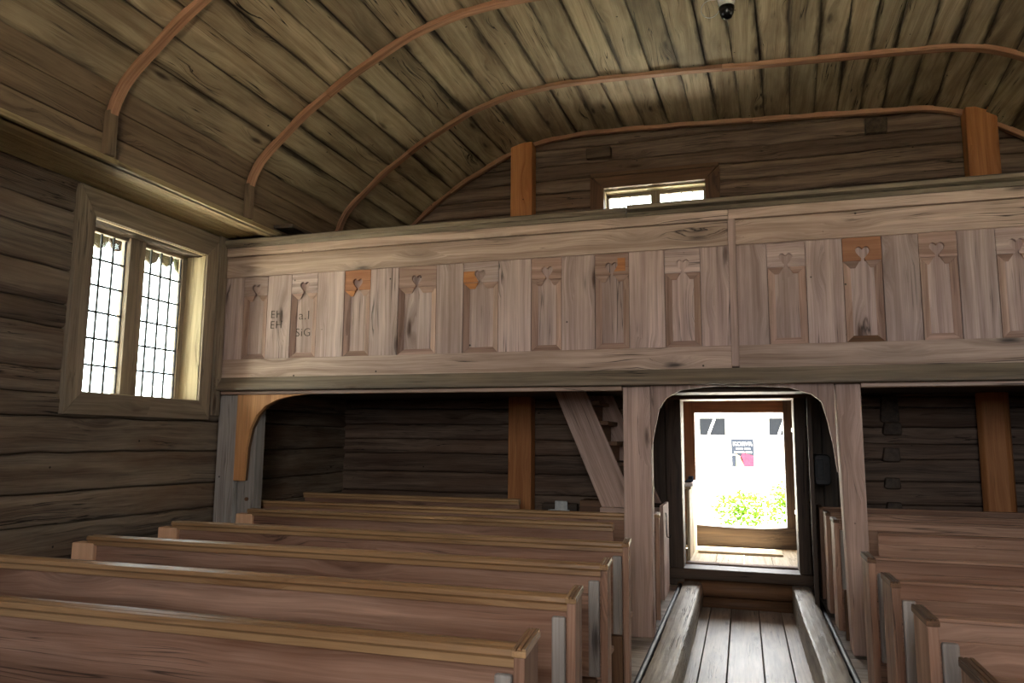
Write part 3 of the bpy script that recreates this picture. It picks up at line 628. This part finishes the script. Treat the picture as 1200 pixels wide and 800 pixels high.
pew(7.65, 1, 4.6, xa=.69, label='farthest right pew, below the orange post on the back wall')
# partition end by the door, left
b = MB(); b.box(-.79, -.755, 7.42, 7.95, 0, .88, 'z'); b.box(-.975, -.79, 7.42, 7.45, 0, .86, 'z'); o = b.build('partition_panel', M_post, bevel=.004, loc=(-.8, 7.45, 0)); tag(o, 'short boarded partition end at the left of the doorway, with a hook', 'partition')
h = MB(); h.tube([(-.745, 7.55, .80), (-.735, 7.5, .78), (-.735, 7.5, .62), (-.73, 7.49, .58), (-.70, 7.47, .58), (-.69, 7.46, .61)], .005, 8); h.build('hook', M_iron, o)
# ------------------------------------------------------------------ curbs and pipes
def curb(x0, x1, z, lab, sd_):
    b = MB(); n = 170; rows = []
    for i in range(n+1):
        y = -2.9 + (8.30+2.9)*i/n; r_ = []
        a = x0 + .012*noise.noise(Vector((y*.8, sd_, 0))); c = x1 + .016*noise.noise(Vector((y*1.1, sd_, 5)))
        prof = [(a, -.2), (a, z-.03), (a+.004, z-.004), (a+.02, z), ((a+c)/2-.03, z+.003), ((a+c)/2+.03, z+.002), (c-.025, z-.002), (c-.008, z-.010), (c, z-.03), (c+.006, -.06), (c+.004, -.12), (c-.004, -.2)]
        for k, (x, zz) in enumerate(prof):
            x += .007*noise.noise(Vector((y*9, k*2.1, sd_))); 
            if 0 < k < 11: zz += .004*noise.noise(Vector((y*6, k*1.7, sd_+9)))
            r_.append(b.bm.verts.new((x, y, zz)))
        rows.append(r_)
    m_ = len(rows[0])
    for r0, r1 in zip(rows, rows[1:]):
        for j in range(m_): b.bm.faces.new([r0[j], r1[j], r1[(j+1) % m_], r0[(j+1) % m_]])
    b.bm.faces.new(rows[0]); b.bm.faces.new(rows[-1][::-1])
    b._tag([v for r_ in rows for v in r_], 'y')
    tag(b.build('curb_log', M_curb, loc=((x0+x1)/2, 6, -.2)), lab, 'log', 'hewn logs edging the aisle')
curb(-.642, -.455, .045, 'hewn grey curb log along the left side of the aisle', 2.0)
curb(.425, .605, .06, 'hewn grey curb log along the right side of the aisle', 8.0)
for x, lab in ((-.677, 'dark grey pipe running beside the left curb log'), (.637, 'dark grey pipe running beside the right curb log')):
    b = MB(); b.tube([(x, -2.9, .012), (x, 4, .012), (x+.003, 8.2, .012)], .019, 12, 'y'); tag(b.build('heating_pipe', M_pipe, smooth=True, loc=(x, 5, .0)), lab, 'pipe')
# ------------------------------------------------------------------ door, threshold, vestibule
b = MB(); b.hexa([(-.70, 8.22, -.2), (.56, 8.22, -.2), (.56, 8.36, -.2), (-.70, 8.36, -.2), (-.7, 8.27, -.11), (.56, 8.27, -.11), (.56, 8.36, -.11), (-.7, 8.36, -.11)], 'x')
b.tube([(-.70, 8.30, -.02), (-.1, 8.29, -.018), (.56, 8.30, -.02)], .085, 14, 'x'); tag(b.build('sill_log', M_brown, smooth=True, loc=(-.07, 8.3, -.2)), 'brown round log lying across the aisle end under the door threshold', 'log')
b = MB(); b.box(-.86, .78, 8.20, 8.60, .075, .185, 'x', .004); struct(b.build('trim_6', M_dark, bevel=.01))
d1 = bpy.data.objects.new('door_1', None); C.objects.link(d1); d1.location = (-.06, 8.35, .19); struct(d1)
b = MB(); b.box(-.80, -.635, 8.24, 8.62, .0, 1.96, 'z', .004); b.box(-.955, -.805, 8.27, 8.40, 0, 1.96, 'z', .004); b.build('left_jamb', M_dark, d1, bevel=.008)
b = MB(); b.box(.505, .62, 8.24, 8.62, .0, 1.96, 'z', .004); b.build('right_jamb', M_dark, d1, bevel=.008)
b = MB(); b.box(-.84, .82, 8.22, 8.62, 1.945, 2.015, 'x', .004); b.build('lintel', M_brown, d1, bevel=.008)
b = MB(); b.hexa([(.572, 7.42, -.12), (.61, 7.42, -.12), (.665, 8.20, -.12), (.63, 8.20, -.12), (.572, 7.42, 1.93), (.61, 7.42, 1.93), (.665, 8.20, 1.93), (.63, 8.20, 1.93)], 'z'); lf = b.build('door_leaf', M_dark, d1, bevel=.003)
b = MB(); b.prism([(.622, 1.13), (.622, 1.36), (.64, 1.385), (.74, 1.385), (.765, 1.36), (.765, 1.13), (.74, 1.105), (.64, 1.105)], 'xz', 7.5, 7.85, 'z'); lk = b.build('lock_case', M_iron, lf, bevel=.012)
b = MB(); b.box(.64, .70, 7.49, 7.505, 1.16, 1.34, 'z'); b.build('lock_plate', M_pipe, lk, bevel=.006)
b = MB()
for p, q in ((.63, .76), (.765, .89), (.895, 1.05)): b.box(p, q, 8.24, 8.28, 0.0, 1.96, 'z', .003)
tag(b.build('wall_panelling', M_dark, bevel=.004, loc=(.84, 8.26, 0)), 'dark upright boards covering the back wall right of the open door', 'panelling')
# vestibule shell
b = MB()
for k in range(6): b.box(-.93+k*.30, -.934+(k+1)*.30, 8.60, 10.0, .13, .185, 'y')
struct(b.build('floor_porch', M_pale, bevel=.003))
b = MB(); b.box(-.55, .40, 9.35, 9.75, .186, .21, 'x'); tag(b.build('door_board', M_pale, bevel=.004, loc=(0, 9.55, .186)), 'pale loose board lying on the bright porch floor', 'board')
b = MB(); b.box(-1.0, -.93, 8.60, 10.3, -.5, 2.2, 'z'); b.box(-1.5, -.6, 10.02, 10.22, -.5, 2.3, 'z')
struct(b.build('wall_porch_left', M_brown, bevel=.004))
b = MB(); b.box(.87, .94, 8.60, 10.3, -.5, 2.2, 'z'); b.box(.49, 1.5, 10.02, 10.22, -.5, 2.3, 'z')
struct(b.build('wall_porch_right', M_dark, bevel=.004))
b = MB(); b.box(-.6, .49, 10.02, 10.22, 1.865, 2.3, 'x'); b.box(-1.2, 1.2, 8.56, 10.5, 2.12, 2.2, 'y'); struct(b.build('ceiling_porch', M_brown, bevel=.004))
b = MB(); b.prism([(-.93, .13), (.87, .13), (.87, .46), (.5, .445), (.2, .428), (-.1, .425), (-.4, .435), (-.6, .445), (-.93, .45)], 'xz', 10.0, 10.25, 'x'); struct(b.build('trim_7', M_dark, bevel=.012))
# outer door leaf folded against the right porch wall
d2 = thing('outer_door', 'plank outer door folded open against the right porch wall, two pale iron straps', 'door', (.6, 9.6, .2))
b = MB(); b.hexa([(.60, 9.98, .2), (.64, 9.98, .2), (.68, 9.2, .2), (.64, 9.2, .2), (.60, 9.98, 1.86), (.64, 9.98, 1.86), (.68, 9.2, 1.86), (.64, 9.2, 1.86)], 'z'); b.build('door_leaf', M_dark, d2, bevel=.004)
for z in (.62, 1.62):
    b = MB(); b.hexa([(.575, 9.96, z), (.598, 9.96, z), (.634, 9.25, z), (.61, 9.25, z), (.575, 9.96, z+.05), (.598, 9.96, z+.05), (.634, 9.25, z+.05), (.61, 9.25, z+.05)], 'z'); b.build('strap_hinge', M_white, d2, bevel=.003)
# low gate on the left of the porch with a notice box on it
t = thing('porch_gate', 'low pale plank gate folded back at the left of the porch', 'gate', (-.63, 9.2, .2))
b = MB()
for k in range(6): y0 = 8.66 + k*.205; b.box(-.625, -.595, y0, y0+.20, .20, .96 + random.uniform(-.01, .01), 'z')
b.build('plank_panel', M_pale, t, bevel=.004)
b = MB(); b.box(-.66, -.575, 8.66, 9.90, .965, .99, 'y'); b.build('top_ledge', M_pale, t, bevel=.004)
t = thing('leaflet_tray', 'small white tray of papers on top of the pale porch gate', 'tray', (-.64, 9.1, .99))
b = MB(); b.box(-.66, -.56, 8.75, 9.5, .992, 1.03, 'y'); b.build('tray', M_paper, t, bevel=.004)
b = MB(); b.box(-.65, -.58, 8.8, 9.2, 1.032, 1.05, 'y'); b.box(-.64, -.59, 9.22, 9.4, 1.032, 1.08, 'y'); b.build('papers', M_signgrey, t, bevel=.002)
# ------------------------------------------------------------------ camera dome under the ceiling
t = thing('security_camera', 'white dome camera with dark lens cover hanging from the ceiling boards', 'camera', (-.02, 5.75, 5.05))
b = MB(); b.lathe((-.02, 5.75, 4.83), [(.02, .0), (.052, .03), (.060, .075), (.055, .10), (.065, .11), (.070, .16), (.072, .215)]); b.build('housing', M_white, t, smooth=True)
b = MB(); b.lathe((-.02, 5.75, 4.83), [(.012, -.022), (.038, -.012), (.053, .018), (.0605, .055), (.0612, .072), (.03, .074)]); b.build('dome_cover', M_black, t, smooth=True)
b = MB(); b.tube([(-.08, 5.75, 4.99)] + [(-.145 + .07*math.cos(a), 5.75, 4.91 + .075*math.sin(a)) for a in [math.radians(d) for d in range(70, 350, 15)]] + [(-.065, 5.75, 4.93)], .003, 6); b.build('cable', M_white, t, smooth=True)
# ------------------------------------------------------------------ outside things
t = thing('eave_boarding', 'row of round-ended wooden shingles hanging outside above the left window', 'eave', (-5.5, 5.3, 3.3))
b = MB(); b.box(-5.75, -5.09, 3.6, 7.6, 3.40, 3.46, 'y'); b.build('eave_board', M_shingle, t)
for k in range(13):
    y0 = 4.3 + k*.21; w = .19; zb = 3.27 + .02*(k % 3)
    P = [(y0, 3.42), (y0+w, 3.42), (y0+w, zb), (y0+w*.85, zb-.06), (y0+w*.5, zb-.09), (y0+w*.15, zb-.06), (y0, zb)]
    b = MB(); b.prism(P, 'yz', -5.60, -5.57, 'z'); b.build('shingle', M_shingle, t, bevel=.004)
t = thing('information_sign', 'grey and red information board on posts seen through the open door', 'sign', (-.08, 22, -.65))
b = MB(); b.box(-.33, .275, 22.0, 22.04, .80, 1.57, 'x'); b.build('sign_board', M_signgrey, t, bevel=.004)
b = MB(); b.prism([(0.0, .82), (.26, .82), (.26, 1.10), (-.02, 1.18), (-.1, 1.05)], 'xz', 21.985, 21.998, 'x'); b.build('red_field', M_signred, t)
b = MB(); b.prism([(-.2, .82), (0.0, .82), (-.05, 1.05), (-.2, 1.15)], 'xz', 21.985, 21.998, 'x'); b.build('yellow_field', M_signyellow, t)
for x in (-.42, .26): b = MB(); b.box(x-.02, x+.02, 22.045, 22.09, -.66, 1.6, 'z'); b.build('sign_post', M_grey, t)
b = MB(); b.box(-.34, -.32, 21.97, 21.985, .82, 1.22, 'z'); b.box(-.42, -.22, 21.97, 21.985, 1.11, 1.14, 'x'); b.build('white_cross', M_white, t)
def text(txt, x, z, size):
    cu = bpy.data.curves.new('lettering', 'FONT'); cu.body = txt; cu.size = size; cu.extrude = .002; cu.offset = .001; cu.align_x = 'CENTER'
    o = bpy.data.objects.new('lettering', curve_mesh(cu)); C.objects.link(o); o.data.materials.append(M_white); o.rotation_euler = (math.pi/2, 0, 0); o.parent = t; o.location = Vector((x, 21.98, z)) - t.location
text('KORVA', -.02, 1.38, .155)
b = MB(); b.box(-.20, -.02, 21.975, 21.99, 1.28, 1.31, 'x'); b.box(.02, .18, 21.975, 21.99, 1.28, 1.31, 'x'); b.box(-.25, .02, 21.975, 21.99, 1.19, 1.215, 'x'); b.box(.06, .22, 21.975, 21.99, 1.18, 1.22, 'x'); b.build('text_line', M_white, t)
# pale house beyond the yard
t = thing('pale_house', 'pale house beyond the yard with dark windows, seen through the doorway', 'house', (0, 32, -.65))
b = MB(); b.box(-9, 9, 31.5, 36, -.66, 2.75, 'x'); b.build('house_wall', M_housewall, t)
b = MB(); b.prism([(31.1, 2.7), (36.4, 2.7), (33.8, 4.6)], 'yz', -9.3, 9.3, 'x'); b.build('roof', M_housewall, t)
for x in (-4.0, -1.18, 1.5, 4.2):
    b = MB(); b.box(x-.50, x+.50, 31.44, 31.5, 1.75, 2.42, 'x'); w_ = b.build('window', M_win_dark, t)
    b = MB()
    b.hexa([(x-.2, 31.41, 1.78), (x-.1, 31.41, 1.78), (x+.14, 31.41, 2.40), (x+.04, 31.41, 2.40), (x-.2, 31.43, 1.78), (x-.1, 31.43, 1.78), (x+.14, 31.43, 2.40), (x+.04, 31.43, 2.40)])
    b.build('curtain', M_white, w_)
def foliage(name, label, cat, c, R_, n_, leaf, mat, group=None, trunk=None):
    b = MB()
    for i in range(n_):
        d = Vector((random.gauss(0, 1), random.gauss(0, 1), random.gauss(0, 1))).normalized() * random.random()**.45
        p = Vector((c[0]+d[0]*R_[0], c[1]+d[1]*R_[1], c[2]+d[2]*R_[2])); a = Vector((random.uniform(-1, 1), random.uniform(-1, 1), random.uniform(-.6, .6))).normalized(); u = a.orthogonal().normalized()
        l = leaf*random.uniform(.6, 1.3); vs = [b.bm.verts.new(p + q) for q in (a*l*.5, u*l*.2, -a*l*.5, -u*l*.2)]; b.bm.faces.new(vs); b._tag(vs)
    if trunk:
        t = thing(name, label, cat, (c[0], c[1], trunk), group); b.build('crown', mat, t)
        k = MB(); k.tube([(c[0], c[1], trunk), (c[0]+.05, c[1], c[2])], [.16, .09], 10, 'z'); k.build('trunk', M_bark, t)
    else: tag(b.build(name, mat, loc=(c[0], c[1], c[2]-R_[2])), label, cat, group)
foliage('bush', 'low green bush at the edge of the yard, centre of the doorway', 'bush', (-.05, 17.9, -.02), (.75, .4, .45), 900, .12, M_leaf)
foliage('bush', 'brighter taller green bush at the right edge of the doorway view', 'bush', (1.0, 18.4, .1), (.55, .4, .6), 800, .12, M_leaf)
foliage('tree', 'leafy tree standing outside beyond the left window, right-hand one', 'tree', (-34, 36, 0), (4, 4, 3), 1500, .5, M_tree, 'trees outside the left wall', -.65)
foliage('tree', 'leafy tree standing outside beyond the left window, lower and farther left', 'tree', (-46, 28, .5), (4, 3, 3), 1500, .5, M_tree, 'trees outside the left wall', -.65)
